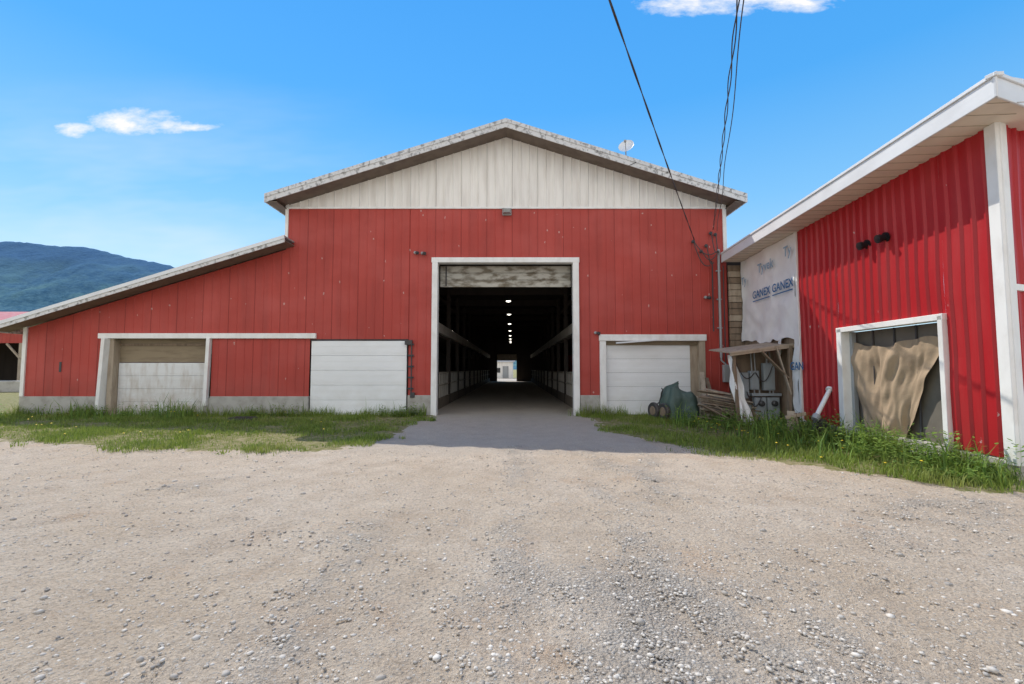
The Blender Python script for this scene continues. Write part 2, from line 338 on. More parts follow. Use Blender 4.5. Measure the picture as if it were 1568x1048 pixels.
ico=bmesh.new(); bmesh.ops.create_icosphere(ico,subdivisions=1,radius=1); iv=np.array([v.co for v in ico.verts]); fi=np.array([[v.index for v in f.verts] for f in ico.faces]); ico.free()
def stones(name,n,seed,smin,smax,mat,gravelly=True,ymax=9.5,power=1.8):
    r=np.random.default_rng(seed); y=1.2+(ymax-1.2)*r.random(n*5)**power; x=(r.random(n*5)-.5)*2*(y*1.25+1.5)
    ok=x<7.2; x=x[ok];y=y[ok]
    ix=np.clip(np.searchsorted(xs,x),0,nx_-1); iy=np.clip(np.searchsorted(ys,y),0,ny_-1)
    wgt=(.14+grav.reshape(ny_,nx_)[iy,ix]*.8) if gravelly else np.full(len(x),.3)
    wgt=wgt*(1-grass.reshape(ny_,nx_)[iy,ix])
    k=r.random(len(x))<wgt; x=x[k][:n];y=y[k][:n]; m=len(x)
    ix=np.clip(np.searchsorted(xs,x),0,nx_-1); iy=np.clip(np.searchsorted(ys,y),0,ny_-1); z=nz.reshape(ny_,nx_)[iy,ix]
    s=smin*(smax/smin)**(r.random(m)**2.2)
    sc3=np.stack([s*(.7+.6*r.random(m)),s*(.7+.6*r.random(m)),s*(.4+.35*r.random(m))],1)
    jit=1+.4*(r.random((m,len(iv),1))-.5)
    P=iv[None]*jit*sc3[:,None]; a=r.random(m)*6.28; ca,sa=np.cos(a)[:,None],np.sin(a)[:,None]
    Q=np.stack([P[...,0]*ca-P[...,1]*sa,P[...,0]*sa+P[...,1]*ca,P[...,2]],2)+np.stack([x,y,z+s*.12],1)[:,None]
    FF=(fi[None]+(np.arange(m)*len(iv))[:,None,None]).reshape(-1,3)
    t=np.repeat(r.random(m),len(iv))
    return np_mesh(name,Q.reshape(-1,3),[FF],mat,None,{'tint':t})
b=MB('stone_chips'); a=b.n('ShaderNodeAttribute',attribute_name='tint'); c=b.mix(a.outputs['Fac'],(.26,.24,.22),(.72,.67,.60)); c=b.mix(b.ramp(b.noise(60,3),.4,.7,0,.5),c,(.52,.42,.31)); STONE=b.out(c,.9,.15)
stones('gravel',48000,1,.003,.017,STONE)
stones('gravel',900,5,.012,.032,STONE,False,9,1.4)

def blades(name,n,polys,hmin,hmax,wd,mat,seed,fn=None,bounds=(-17,8.3,5.9,15.75),thin=.12):
    r=np.random.default_rng(seed)
    x=bounds[0]+(bounds[1]-bounds[0])*r.random(n*3); y=bounds[2]+(bounds[3]-bounds[2])*r.random(n*3)
    jx=x+.22*np.sin(y*5.1+x*2)+.14*np.sin(x*11)+.3*np.sin(y*1.7); jy=y+.22*np.sin(x*2.3)+.14*np.sin(y*9+x*7)+.12*np.sin(x*17)+r.normal(0,.10,len(x))
    ok=np.zeros(len(x),bool)
    for p in polys: ok|=inpoly(jx,jy,p)
    ok&=~((y>15.7)&(x>-2.8)&(x<2.4))
    ok&=(x<7.3+.073*(y-6.7))
    x=x[ok];y=y[ok]
    cl=fbm(x,y,.9,4,4.)*.5+.5; keep=r.random(len(x))<np.clip((cl-.2)*2.1,thin,1); x=x[keep][:n];y=y[keep][:n];cl=cl[keep][:n]
    m=len(x); h=(hmin+(hmax-hmin)*r.random(m)**1.8)*(.4+1.2*np.clip(cl,0,1))
    if fn is not None: h=h*fn(x,y)
    a=r.random(m)*6.28; ln=h*(.25+.6*r.random(m)); wd2=wd*(.6+.8*r.random(m))
    dx,dy=np.cos(a),np.sin(a); px,py=-dy,dx
    z=np.full(m,.015)
    def pt(f,wf,hf): return np.stack([x+dx*ln*f+px*wd2*wf,y+dy*ln*f+py*wd2*wf,z+h*hf],1)
    P=np.stack([pt(0,-.5,-.05),pt(0,.5,-.05),pt(.3,.42,.6),pt(.3,-.42,.6),pt(1,0,1)],1).reshape(-1,3)
    b0=np.arange(m)*5; q=np.stack([b0,b0+1,b0+2,b0+3],1); t=np.stack([b0+3,b0+2,b0+4],1)
    return np_mesh(name,P,[q,t],mat,None,{'tint':np.repeat(r.random(m),5)})
def near_wall(x,y):
    d=np.minimum(15.8-y, np.abs(7.34+.073*(y-6.7)-x)*.9); return (1+1.9*np.exp(-(d/.5)**2))*np.where(d>2.2,.75,1)
blades('grass',100000,[GL,GR],.035,.15,.011,GRASS,3,near_wall)
BL=[[(-14.5,15.8),(-14.5,14.3),(-10.5,14.2),(-10,15.8)],[(4.6,14.4),(4.5,11.5),(5.5,9),(6.1,7.6),(6.2,6.2),(7.3,6.6),(7.9,13),(6.9,14.5)]]
blades('weeds',9500,BL,.15,.58,.018,WEED,9,None,thin=.02)
blades('weeds',1800,[[(-16.9,15.8),(-16.9,15.2),(-2.9,15.3),(-2.9,15.8)],[(2.4,15.8),(2.4,15.2),(6.8,15.2),(6.8,15.8)]],.2,.65,.016,WEED,19,None,thin=.02)
def broadleaf(n,seed,regs,name='leafy_weeds',hm=.5):
    r=random.Random(seed);V=[];F=[];T=[]
    for _ in range(n):
        x0,x1,y0,y1=r.choice(regs); cx=r.uniform(x0,x1);cy=r.uniform(y0,y1)
        if cx>7.25+.073*(cy-6.7): continue
        H=r.uniform(.1,hm)
        for k in range(r.randint(14,30)):
            a=r.uniform(0,6.28); zz=r.uniform(.03,H); rad=r.uniform(.02,.16)
            c=Vector((cx+math.cos(a)*rad*.5,cy+math.sin(a)*rad*.5,zz)); l=r.uniform(.04,.11); wv=l*.28
            d=Vector((math.cos(a),math.sin(a),r.uniform(-.3,.6))).normalized(); s=Vector((-math.sin(a),math.cos(a),0))
            i=len(V); V+= [c,c+d*l*.5+s*wv,c+d*l,c+d*l*.5-s*wv]; F.append((i,i+1,i+2,i+3)); T+=[r.random()]*4
    V=np.array([tuple(v) for v in V]); np_mesh(name,V,[np.array(F)],WEED,None,{'tint':np.array(T)})
broadleaf(460,4,[(4.6,6.3,11,14.2),(5.6,7.2,8.0,11.5),(5.9,7.4,6.3,8.5),(6.2,7.8,10,12.5),(6.6,7.4,7,10)],hm=.62)
broadleaf(120,6,[(-14.2,-10.5,14.8,15.6),(-9,-7,14.9,15.6),(-4.5,-3,15,15.6),(-17,-14,14.9,15.6)])
def dandelions():
    e=empty('dandelions'); r=random.Random(3)
    V=[];F=[];SV=[];SF=[]
    for _ in range(60):
        if r.random()<.7: x=r.uniform(4.3,7);y=r.uniform(6.4,12.5)
        else: x=r.uniform(-13,-4);y=r.uniform(9.6,14)
        if x>7.1 or not inpoly(np.array([x]),np.array([y]),GR if x>0 else GL)[0]: continue
        z=r.uniform(.1,.35); i=len(V); n=8
        V.append((x,y,z+.012))
        for k in range(n): V.append((x+.022*math.cos(k*.785),y+.022*math.sin(k*.785),z))
        F+=[(i,i+1+k,i+1+(k+1)%n) for k in range(n)]
        i=len(SV); SV+=[(x-.003,y,0),(x+.003,y,0),(x+.003,y,z),(x-.003,y,z)]; SF.append((i,i+1,i+2,i+3))
    mesh_obj('flower_heads',V,F,YEL,e); mesh_obj('stems',SV,SF,GREYD,e)
dandelions()

# ------------------------------------------------------------------ red barn
barn=empty('red_barn')
XL,XR,XC=-7.95,7.53,-.21
ROOF=lambda x:10.11-.322*abs(x-XC)
LEAN=lambda x:6.08-.31*(-7.69-x)
mt=lambda x:ROOF(x)-.24
lt=lambda x:LEAN(x)-.2
kw=dict(period=.3,w=.018,sl=.014,depth=.012)
Pf=IDP
def rib(n,a0,a1,zb,zt,mat=RED,**k):
    kk=dict(kw);kk.update(k); return ribbed(n,barn,mat,Pf,a0,a1,zb,zt,**kk)
rib('siding_a',-16.9,-14.3,.66,lt); rib('siding_b',-14.3,XL,2.84,lt); rib('siding_c',-10.42,-7.02,.66,2.66)
rib('siding_c2',XL,-7.02,2.84,7.27)
rib('siding_d',-7.02,-3.6,2.64,7.27); rib('siding_e',-3.6,-2.8,.70,7.27); rib('siding_f',-2.8,2.34,5.51,7.27)
rib('siding_g',2.34,3.04,.70,7.27); rib('siding_h',3.04,6.7,2.80,7.27); rib('siding_i',6.7,XR,.3,7.27)
rib('gable_siding',XL,XR,7.31,mt,WHITE,period=.3,w=.03,sl=.015,depth=.024,breaks=(XC,))
boxP(Pf,XL,XR,-.01,.045,7.255,7.325,'gable_flashing',TRIM,barn)
for i,(a,c_) in enumerate(((-16.95,-14.32),(-10.42,-7.02),(-3.6,-2.8),(2.36,3.03),(6.72,7.6))):
    boxP(Pf,a,c_,-.2,.05,-.3,.66 if i<2 else .70,'foundation_%d'%i,CONC,barn,.012)
for n,a0,a1,z0,z1 in (('door_jamb_left',-2.8,-2.60,0,5.33),('door_jamb_right',2.13,2.34,0,5.33),('door_header',-2.82,2.36,5.33,5.51)):
    boxP(Pf,a0,a1,-.25,.06,z0,z1,n,TRIM,barn)
for k in range(3): boxP(Pf,-2.6,2.13,-.55,-.5,4.56+k*.26,4.81+k*.26,'rolled_door_panel_%d'%k,HEAD,barn,.012)
boxP(Pf,-2.4,-2.36,-.5,-.46,4.6,5.3,'panel_bracket',GREYD,barn);
boxP(Pf,-14.34,-6.8,-.02,.09,2.66,2.84,'left_header_trim',TRIM,barn)
beam((-14.18,15.76,-.05),(-14.05,15.74,2.66),.26,.14,'left_post',TRIM,barn)
beam((-10.55,15.75,0.35),(-10.5,15.75,2.66),.15,.12,'centre_post',TRIM,barn)
boxP(Pf,-10.62,-10.42,-.1,.03,-.2,.6,'post_base',CONC,barn,.01)
def sect_door(a0,a1,z0,z1,n,rec,mat,pref,tilt=0):
    hgt=(z1-z0)/n
    for k in range(n):
        boxP(Pf,a0,a1,-rec-.04,-rec,z0+k*hgt+.003,z0+(k+1)*hgt-.003,'%s_section_%d'%(pref,k),mat,barn,.006)
        for j in range(2):
            boxP(Pf,a0+.05,a1-.05,-rec-.001,-rec+.003,z0+k*hgt+hgt*(.16+.45*j),z0+k*hgt+hgt*(.36+.45*j),'%s_rib_%d_%d'%(pref,k,j),mat,barn,.0025)
    boxP(Pf,a0,a1,-rec-.08,-rec-.05,z0,z1,pref+'_backing',mat,barn,0)
sect_door(-13.82,-10.66,.0,1.82,4,.22,DOORD,'left_bay_door')
boxP(Pf,-14,-10.5,-.34,-.28,1.84,2.7,'left_bay_upper_panel',TAN,barn)
boxP(Pf,-14,-10.5,-.27,-.24,2.42,2.50,'left_bay_rail',WOOD,barn)
boxP(Pf,-14.02,-13.84,-.35,-.0,-.1,2.66,'left_bay_jamb',WOODL,barn)
boxP(Pf,-10.66,-10.6,-.35,-.12,-.1,2.66,'left_bay_jamb_r',WOODL,barn)
sect_door(-6.98,-3.66,.02,2.58,5,.02,DOORW,'white_bay_door')
boxP(Pf,-7.02,-3.6,-.12,-.02,2.58,2.64,'white_bay_header',GREYD,barn)
for k in range(5):
    boxP(Pf,-3.62+.02,-3.4,.03,.07,.9+k*.38,.96+k*.38,'door_hinge_%d'%k,GREYD,barn); 
tube([(-3.47,15.72,.75),(-3.47,15.72,2.5)],.022,'door_track_left',GREYD,barn)
boxP(Pf,-3.7,-3.45,.02,.14,2.44,2.6,'track_bracket',GREYD,barn)
boxP(Pf,-3.5,-3.35,.02,.10,.62,.80,'track_foot',GREYD,barn)
sect_door(3.3,6.24,.02,2.44,5,.16,DOORW,'right_bay_door')
boxP(Pf,3.04,3.26,-.3,.05,0,2.6,'right_bay_jamb_l',TRIM,barn); boxP(Pf,3.02,6.74,-.1,.08,2.58,2.80,'right_bay_header',TRIM,barn)
boxP(Pf,3.26,6.5,-.3,-.1,2.44,2.60,'right_bay_damaged_trim',TAN,barn); boxP(Pf,6.5,6.7,-.2,.04,0,2.58,'right_bay_jamb_r',WOODL,barn)
boxP(Pf,6.24,6.5,-.3,-.17,0,2.5,'right_bay_infill',WOODL,barn)
beam((3.6,15.70,2.50),(5.0,15.68,2.60),.10,.05,'sagging_trim',FASC2,barn)
boxP(Pf,XL-.05,XL+.06,-.02,.04,6.1,7.5,'corner_trim_l',TRIM,barn); boxP(Pf,XR-.10,XR+.03,-.02,.04,5.75,7.5,'corner_trim_r',TRIM,barn)
boxP(Pf,-16.98,-16.85,-.05,.05,.66,3.1,'corner_trim_lean',TRIM,barn)
boxP(Pf,-16.99,-16.8,-.05,.03,.0,.66,'corner_block',CONC,barn)
boxP(Pf,-15.68,-15.60,.015,.03,1.5,1.85,'latch_plate',GREYD,barn)
def slab(name,p0,p1,y0,y1,th,mat,ribs=0):
    (x0,z0),(x1,z1)=p0,p1
    V=[(x0,y0,z0),(x1,y0,z1),(x1,y1,z1),(x0,y1,z0),(x0,y0,z0-th),(x1,y0,z1-th),(x1,y1,z1-th),(x0,y1,z0-th)]
    return mesh_obj(name,V,[(0,1,2,3),(7,6,5,4),(0,4,5,1),(3,2,6,7),(0,3,7,4),(1,5,6,2)],mat,barn)
YF=15.06
xl,xr=-8.36,7.94
slab('roof_left',(xl,ROOF(xl)),(XC,ROOF(XC)),YF,62,.05,ROOFM); slab('roof_right',(XC,ROOF(XC)),(xr,ROOF(xr)),YF,62,.05,ROOFM)
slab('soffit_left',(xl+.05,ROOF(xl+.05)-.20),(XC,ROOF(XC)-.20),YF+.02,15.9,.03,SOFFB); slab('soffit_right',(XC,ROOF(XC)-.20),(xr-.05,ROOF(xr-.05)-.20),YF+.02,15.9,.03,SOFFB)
def rake(p,q,y,h0,h1,name,mat,th=.03):
    V=[(p[0],y,p[1]-h0),(q[0],y,q[1]-h0),(q[0],y,q[1]-h1),(p[0],y,p[1]-h1)]; V+=[(a,y+th,c) for a,_,c in V]
    mesh_obj(name,V,[(3,2,1,0),(4,5,6,7),(0,1,5,4),(1,2,6,5),(2,3,7,6),(3,0,4,7)],mat,barn)
for a,b_,nm in (((xl,ROOF(xl)),(XC,ROOF(XC)),'l'),((XC,ROOF(XC)),(xr,ROOF(xr)),'r')):
    rake(a,b_,YF-.035,-.03,.10,'rake_cap_'+nm,FASCIA,.06); rake(a,b_,YF-.012,.10,.27,'rake_board_'+nm,FASCIA)
    for k in range(6):
        t=(k+.6)/6; x=a[0]+(b_[0]-a[0])*t; 
        boxP(WP,x-.012,x+.012,YF-.045,YF-.03,ROOF(x)-.11,ROOF(x)+.02,'cap_joint_%s%d'%(nm,k),GREY,barn,0)
box(xl-.02,xl+.03,YF,62,ROOF(xl)-.25,ROOF(xl)+.0,'eave_fascia_l',FASCIA,barn); box(xr-.03,xr+.02,YF,62,ROOF(xr)-.25,ROOF(xr),'eave_fascia_r',FASCIA,barn)
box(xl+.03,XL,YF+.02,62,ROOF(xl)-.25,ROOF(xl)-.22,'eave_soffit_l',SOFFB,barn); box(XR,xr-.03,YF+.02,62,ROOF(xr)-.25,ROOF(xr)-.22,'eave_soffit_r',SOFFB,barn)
la,lb=(-17.5,LEAN(-17.5)),(-7.66,LEAN(-7.66))
slab('lean_roof',la,(XL,LEAN(XL)),15.1,62,.05,ROOFM); slab('lean_roof_tip',(XL,LEAN(XL)),lb,15.1,15.78,.05,ROOFM)
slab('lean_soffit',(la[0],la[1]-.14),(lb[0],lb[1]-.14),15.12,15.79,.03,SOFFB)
rake(la,lb,15.06,-.02,.10,'lean_rake_cap',FASC2,.06); rake(la,lb,15.085,.10,.22,'lean_rake_board',FASCIA)
box(-17.52,-17.47,15.1,62,la[1]-.2,la[1],'lean_eave_fascia',FASCIA,barn)
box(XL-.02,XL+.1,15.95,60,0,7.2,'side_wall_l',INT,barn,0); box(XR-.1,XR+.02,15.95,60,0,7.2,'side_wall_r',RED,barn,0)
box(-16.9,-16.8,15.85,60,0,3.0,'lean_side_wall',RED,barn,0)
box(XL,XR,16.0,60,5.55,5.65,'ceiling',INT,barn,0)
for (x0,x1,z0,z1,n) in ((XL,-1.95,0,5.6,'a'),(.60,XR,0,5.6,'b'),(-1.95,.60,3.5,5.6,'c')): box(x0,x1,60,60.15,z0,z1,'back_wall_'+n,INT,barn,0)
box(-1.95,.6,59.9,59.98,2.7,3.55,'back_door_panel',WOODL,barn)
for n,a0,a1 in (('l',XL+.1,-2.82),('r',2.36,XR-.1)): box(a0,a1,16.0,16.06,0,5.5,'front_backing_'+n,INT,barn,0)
for side,x in ((-1,-3.0),(1,2.55)):
    for k in range(12):
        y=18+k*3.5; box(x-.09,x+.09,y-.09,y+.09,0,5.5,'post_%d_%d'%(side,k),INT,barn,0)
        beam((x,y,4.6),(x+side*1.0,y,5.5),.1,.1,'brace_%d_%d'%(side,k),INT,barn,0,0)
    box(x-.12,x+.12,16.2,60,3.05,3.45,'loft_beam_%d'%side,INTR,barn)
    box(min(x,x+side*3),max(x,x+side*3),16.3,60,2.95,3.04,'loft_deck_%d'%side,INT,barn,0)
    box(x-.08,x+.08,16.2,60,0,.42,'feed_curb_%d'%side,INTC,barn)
    for z in (.95,1.45): tube([(x,16.3,z),(x,60,z)],.035,'headlock_rail_%d_%d'%(side,int(z*100)),INTR,barn)
    V=[];Fc=[]
    for k in range(70):
        y=16.5+k*.6
        for (ya,yb) in ((y,y+.0),(y+.28,y+.12)):
            i=len(V);r_=.02
            V+=[(x-r_,ya-r_,.42),(x+r_,ya-r_,.42),(x+r_,ya+r_,.42),(x-r_,ya+r_,.42),(x-r_,yb-r_,1.45),(x+r_,yb-r_,1.45),(x+r_,yb+r_,1.45),(x-r_,yb+r_,1.45)]
            Fc+=[(i,i+1,i+5,i+4),(i+1,i+2,i+6,i+5),(i+2,i+3,i+7,i+6),(i+3,i,i+4,i+7)]
    mesh_obj('headlocks_%d'%side,V,Fc,INTR,barn)
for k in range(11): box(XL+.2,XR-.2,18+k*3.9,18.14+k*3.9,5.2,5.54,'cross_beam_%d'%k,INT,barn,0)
def hood(x,y,z,r,nm):
    lathe([(r*.3,.10),(r*.95,.035),(r,.03),(r*.95,.03)],(x,y,z),(0,0,1),nm+'_shade',GREY,barn,14)
    lathe([(r*.9,.03),(r*.7,0),(r*.3,-.015)],(x,y,z),(0,0,1),nm+'_bulb',LAMP,barn,14)
    tube([(x,y,z+.1),(x,y,5.5)],.012,nm+'_stem',GREYD,barn)
for k,y in enumerate((22.5,28,34,40,46,51,55,58)): hood(-.18,y,4.95,.14,'aisle_lamp_%d'%k)
for k,(x,y) in enumerate(((-4.8,36),(-4.8,48),(4.4,36),(4.4,48))): hood(x,y,4.6,.12,'side_lamp_%d'%k)
def flood(x,z,s,n):
    boxP(Pf,x-s,x+s,.02,.08,z-s*.7,z+s*.9,n+'_plate',GREY,barn); 
    V=[Pf(x-s*.9,.08,z+s*.8),Pf(x+s*.9,.08,z+s*.8),Pf(x+s*.7,.30,z+s*.2),Pf(x-s*.7,.30,z+s*.2),Pf(x-s*.9,.08,z-s*.5),Pf(x+s*.9,.08,z-s*.5),Pf(x+s*.7,.26,z-s*.4),Pf(x-s*.7,.26,z-s*.4)]
    mesh_obj(n+'_hood',V,[(0,1,2,3),(3,2,6,7),(0,3,7,4),(1,5,6,2),(4,7,6,5)],GREY,barn)
flood(-.18,7.12,.16,'floodlight')
def yard_lamp(x,z,n):
    lathe([(.05,0),(.05,.06),(.03,.07)],Pf(x,0.01,z),(0,-1,0),n+'_base',GREY,barn,12)
    lathe([(.03,0),(.055,.05),(.06,.12),(.04,.13)],Pf(x+.04,.08,z),(.5,-.6,-.3),n+'_head',GREYD,barn,12)
yard_lamp(-3.4,5.68,'lamp_a'); yard_lamp(-3.15,5.66,'lamp_b'); yard_lamp(2.9,2.86,'lamp_c'); yard_lamp(6.75,4.1,'lamp_d')
svc=empty('electric_service_mast')
tube([(7.2,15.66,2.0),(7.2,15.66,5.5),(7.2,15.62,5.65),(7.13,15.5,5.7)],.042,'conduit_mast',GREY,svc)
tube([(6.98,15.70,2.9),(6.98,15.68,5.2),(6.93,15.6,5.35)],.022,'conduit_small',GREYD,svc)
tube([(7.2,15.66,2.0),(7.2,15.66,1.9),(7.42,15.66,1.7),(7.42,15.66,1.2)],.03,'conduit_lower',GREY,svc)
tube([(7.36,15.68,1.7),(7.36,15.68,5.2)],.018,'conduit_thin',GREYD,svc)
for x,z in ((6.35,6.05),(6.62,5.7),(6.97,6.35),(7.13,6.3),(6.8,5.9)):
    lathe([(.02,0),(.055,.03),(.03,.05),(.06,.08),(.02,.11)],(x,15.77,z),(0,-1,.2),'insulator',GREYD,svc,10)
for z in (3,4,5): box(7.12,7.28,15.66,15.76,z,z+.04,'pipe_strap_%d'%z,GREY,svc)
def drip(p,q,s=.25,n=14):
    p=Vector(p);q=Vector(q); return [tuple(p.lerp(q,i/n)-Vector((0,0,s*math.sin(math.pi*i/n)))) for i in range(n+1)]
for p,q in (((6.35,15.66,6.05),(7.13,15.5,5.7)),((6.97,15.66,6.35),(7.1,15.5,5.68)),((6.62,15.66,5.7),(7.13,15.52,5.66)),((7.13,15.66,6.3),(7.16,15.5,5.7)),((6.8,15.66,5.9),(7.0,15.6,5.3)),((6.35,15.66,6.0),(6.9,15.66,5.2))):
    tube(drip(p,q,.3),.016,'drip_loop',WIRE,svc)
box(7.25,7.5,15.6,15.74,1.15,1.75,'meter_cabinet',GREY,svc,.015)
def ovh(p,q,far,sag,r,name,tw,ph=0,amp=.022):
    p=Vector(p);q=Vector(q);d=q-p; e=p+d*far; pts=[];n=420
    for i in range(n+1):
        t=i/n; c=p.lerp(e,t)-Vector((0,0,sag*4*t*(1-t)))
        a=t*tw+ph; pts.append((c.x+amp*math.cos(a),c.y,c.z+amp*math.sin(a)))
    return tube(pts,r,name,WIRE)
W1a,W1b=(6.35,15.62,6.1),(1.31,5.72,6.62); W2a,W2b=(7.02,15.62,6.45),(2.97,5.72,6.62)
for k in range(2): ovh(W1a,W1b,2.4,.25,.009,'power_line',70,k*math.pi,.009)
for k in range(2): ovh(W2a,W2b,2.4,.25,.009,'power_line',80,k*math.pi,.022)
ovh((7.15,15.62,6.4),(3.05,5.72,6.7),2.4,.40,.008,'power_line',36,1,.02)
def pole(x,y,h):
    e=empty('utility_pole'); lathe([(.16,0),(.11,h)],(x,y,0),(0,0,1),'pole',WOOD,e,14); box(x-1,x+1,y-.06,y+.06,h-.9,h-.75,'crossarm',WOOD,e)
for a,b_ in ((W1a,W1b),(W2a,W2b)):
    e_=Vector(a)+(Vector(b_)-Vector(a))*2.4; pole(e_.x,e_.y,e_.z+.5)
dish=empty('satellite_dish'); dc=Vector((3.93,15.2,ROOF(3.93)+.42))
lathe([(.0,0),(.12,.01),(.2,.035),(.26,.07),(.262,.08),(.2,.047),(.12,.022),(.0,.012)],dc,(-.35,-.75,.35),'reflector',FASC2,dish,20)
tube([(3.93,15.28,ROOF(3.93)),(3.93,15.3,ROOF(3.93)+.3),tuple(dc)],.022,'mast',GREY,dish)
tube([(3.93,15.25,dc.z-.25),tuple(dc+Vector((-.14,-.38,.02)))],.012,'feed_arm',GREY,dish); box(3.75,3.83,14.8,14.87,dc.z,dc.z+.07,'feed_horn',GREY,dish)
tube([(3.93,15.28,ROOF(3.93)),(4.2,15.02,ROOF(4.2)-.1),(3.95,15.02,ROOF(3.95)-.3)],.01,'coax',WIRE,dish)

# ------------------------------------------------------------------ right building
shop=empty('red_shop_building')
dx,dy=.0730,.9973
PR=wallP(7.34,6.7,dx,dy,-dy,dx)
PF=wallP(7.34,6.7,.94,.342,.342,-.94)
rk=dict(period=.23,w=.03,sl=.035,depth=.035,wob=.03)
def rr(n,a0,a1,z0,z1): return ribbed(n,shop,RED2,PR,a0,a1,z0,z1,**rk)
rr('side_siding_near',.09,1.03,.28,5.32); rr('side_siding_over_door',1.03,3.87,2.52,5.32); rr('side_siding_far',3.87,5.52,.25,5.32)
ribbed('front_siding_upper',shop,RED2,PF,.09,9,2.86,5.32,**rk); ribbed('front_siding_lower',shop,RED2,PF,.09,9,.28,2.78,**rk)
boxP(PF,.09,9,-.02,.05,2.77,2.87,'front_band_trim',TRIM,shop)
boxP(PR,-.052,.13,.0,.06,.2,5.32,'corner_trim_side',TRIM,shop); boxP(PF,-.02,.14,.0,.06,.2,5.32,'corner_trim_front',TRIM,shop)
boxP(PR,-.05,5.5,-.25,.02,-.2,.26,'foundation_side',CONC,shop,.015); boxP(PF,0,9,-.2,.015,-.2,.26,'foundation_front',CONC,shop,.015)
for n,a0,a1,z0,z1 in (('jamb_near',1.03,1.13,.14,2.52),('jamb_far',3.70,3.87,.05,2.52),('opening_header',1.02,3.88,2.44,2.55),('opening_sill',1.03,3.87,.04,.15)):
    boxP(PR,a0,a1,-.12,.08,z0,z1,n,TRIM,shop)
boxP(PR,1.13,3.70,-.26,-.24,.15,2.44,'screen',SCREEN,shop,0)
for s_ in (1.95,2.5,3.1): boxP(PR,s_,s_+.03,-.235,-.2,.15,2.44,'screen_mullion_%d'%int(s_*10),GREYD,shop)
boxP(PR,1.13,1.2,-.2,-.1,.15,2.44,'screen_stile_a',GREY,shop); boxP(PR,3.62,3.7,-.2,-.1,.15,2.44,'screen_stile_b',GREY,shop)
boxP(PR,1.2,3.62,-.22,-.19,.15,.22,'screen_rail',GREY,shop)
def burlap():
    n=64;m=44;V=[];Fc=[]
    for j in range(m+1):
        t=j/m; z=2.14-t*1.94
        near=1.36+ (0 if t<.14 else .86*((t-.14)/.86)**.85); far=3.66-(.0 if t<.45 else .42*((t-.45)/.55)**1.3)
        for i in range(n+1):
            u=i/n; s_=near+(far-near)*u
            zz=z+(1-t)*(.07*math.sin(u*math.pi*2.2+.6)-.05*abs(u-.5)+.02*math.sin(u*21))+.04*math.sin(u*15)*t
            dpt=-.14+.05*math.sin(u*13+t*2.5+1.5*math.sin(t*3))*(.5+t*.9)+.06*mn.noise(Vector((u*5,t*4,2)))+.04*mn.noise(Vector((u*16,t*6,7)))+.06*math.exp(-((u-.42-.12*math.sin(t*3))/.06)**2)
            V.append(PR(s_,dpt,zz))
    for j in range(m):
        for i in range(n): a=j*(n+1)+i; Fc.append((a,a+1,a+n+2,a+n+1))
    mesh_obj('burlap_curtain',V,Fc,BURL,shop,True)
burlap()
C0=(6.58,5.97)
PE=wallP(C0[0],C0[1],dx,dy,-dy,dx); PG=wallP(C0[0],C0[1],.94,.342,.342,-.94)
boxP(PE,0,9.72,-.03,0,5.30,5.585,'side_fascia',FASC2,shop); boxP(PG,0,10,-.03,0,5.30,5.585,'front_fascia',FASC2,shop)
boxP(PE,-.02,9.72,-.10,.025,5.585,5.64,'side_drip_cap',FASC2,shop); boxP(PG,-.02,10,-.10,.025,5.586,5.641,'front_drip_cap',FASC2,shop)
c1=PE(9.72,0,0);c3=PG(10,0,0)
P0=(C0[0]+.03,C0[1]+.02);P1=(c1[0]+.03,c1[1]);P3=(c3[0],c3[1]+.03);P2=(c3[0]+.5,c1[1])
mesh_obj('soffit',[(*P0,5.32),(*P1,5.32),(*P2,5.32),(*P3,5.32)],[(0,1,2,3)],SOFFIT,shop)
V=[(*P0,5.62),(*P1,5.62),(P2[0],P2[1],7.0),(P3[0],P3[1],7.0)]; mesh_obj('roof_sheet',V,[(0,1,2,3)],ROOFM,shop)
mesh_obj('roof_gable',[(*P0,5.62),(P3[0],P3[1],7.0),(P3[0],P3[1],5.32),(*P0,5.32)],[(0,1,2,3)],FASC2,shop)
mesh_obj('roof_back',[(*P1,5.62),(*P1,5.32),(*P2,5.32),(P2[0],P2[1],7.0)],[(0,1,2,3)],FASC2,shop)
mesh_obj('east_wall',[(P3[0]-.6,P3[1]+.4,0),(P2[0]-.6,P2[1],0),(P2[0]-.6,P2[1],5.3),(P3[0]-.6,P3[1]+.4,5.3)],[(0,1,2,3)],RED2,shop)
for k in range(30): boxP(PE,.2+k*.31,.207+k*.31,-.74,-.04,5.312,5.319,'soffit_groove_%d'%k,WOODL,shop,0)
for s_ in (2.80,2.27):
    lathe([(.10,0),(.10,.02),(.065,.02),(.065,.12),(.085,.12),(.085,.18),(.03,.19)],PR(s_,.02,4.24),Vector((-dy,dx,-.25)),'exhaust_cap_%d'%int(s_*100),BLACK,shop,16)
boxP(PR,5.52,9.05,-.12,-.04,0,5.32,'sheathing',WOOD,shop)
def wrap(a0,a1,z0,z1,name,fb=None,amp=.03,off=.03,ft=None):
    n=50;m=34;V=[];Fc=[]
    for j in range(m+1):
        for i in range(n+1):
            u=i/n;t=j/m; s_=a0+(a1-a0)*u; lo=z0+(fb(u) if fb else 0); z=lo+(z1-lo)*t
            if ft: s_+=ft(t)
            d=off+amp*mn.fractal(Vector((s_*1.3,z*1.7,a0)),1,2,4)+amp*.5*math.sin(s_*5+z*3)*(1-t)
            V.append(PR(s_,max(d,.0),z))
    for j in range(m):
        for i in range(n): a=j*(n+1)+i; Fc.append((a,a+1,a+n+2,a+n+1))
    mesh_obj(name,V,Fc,TYV,shop,True)
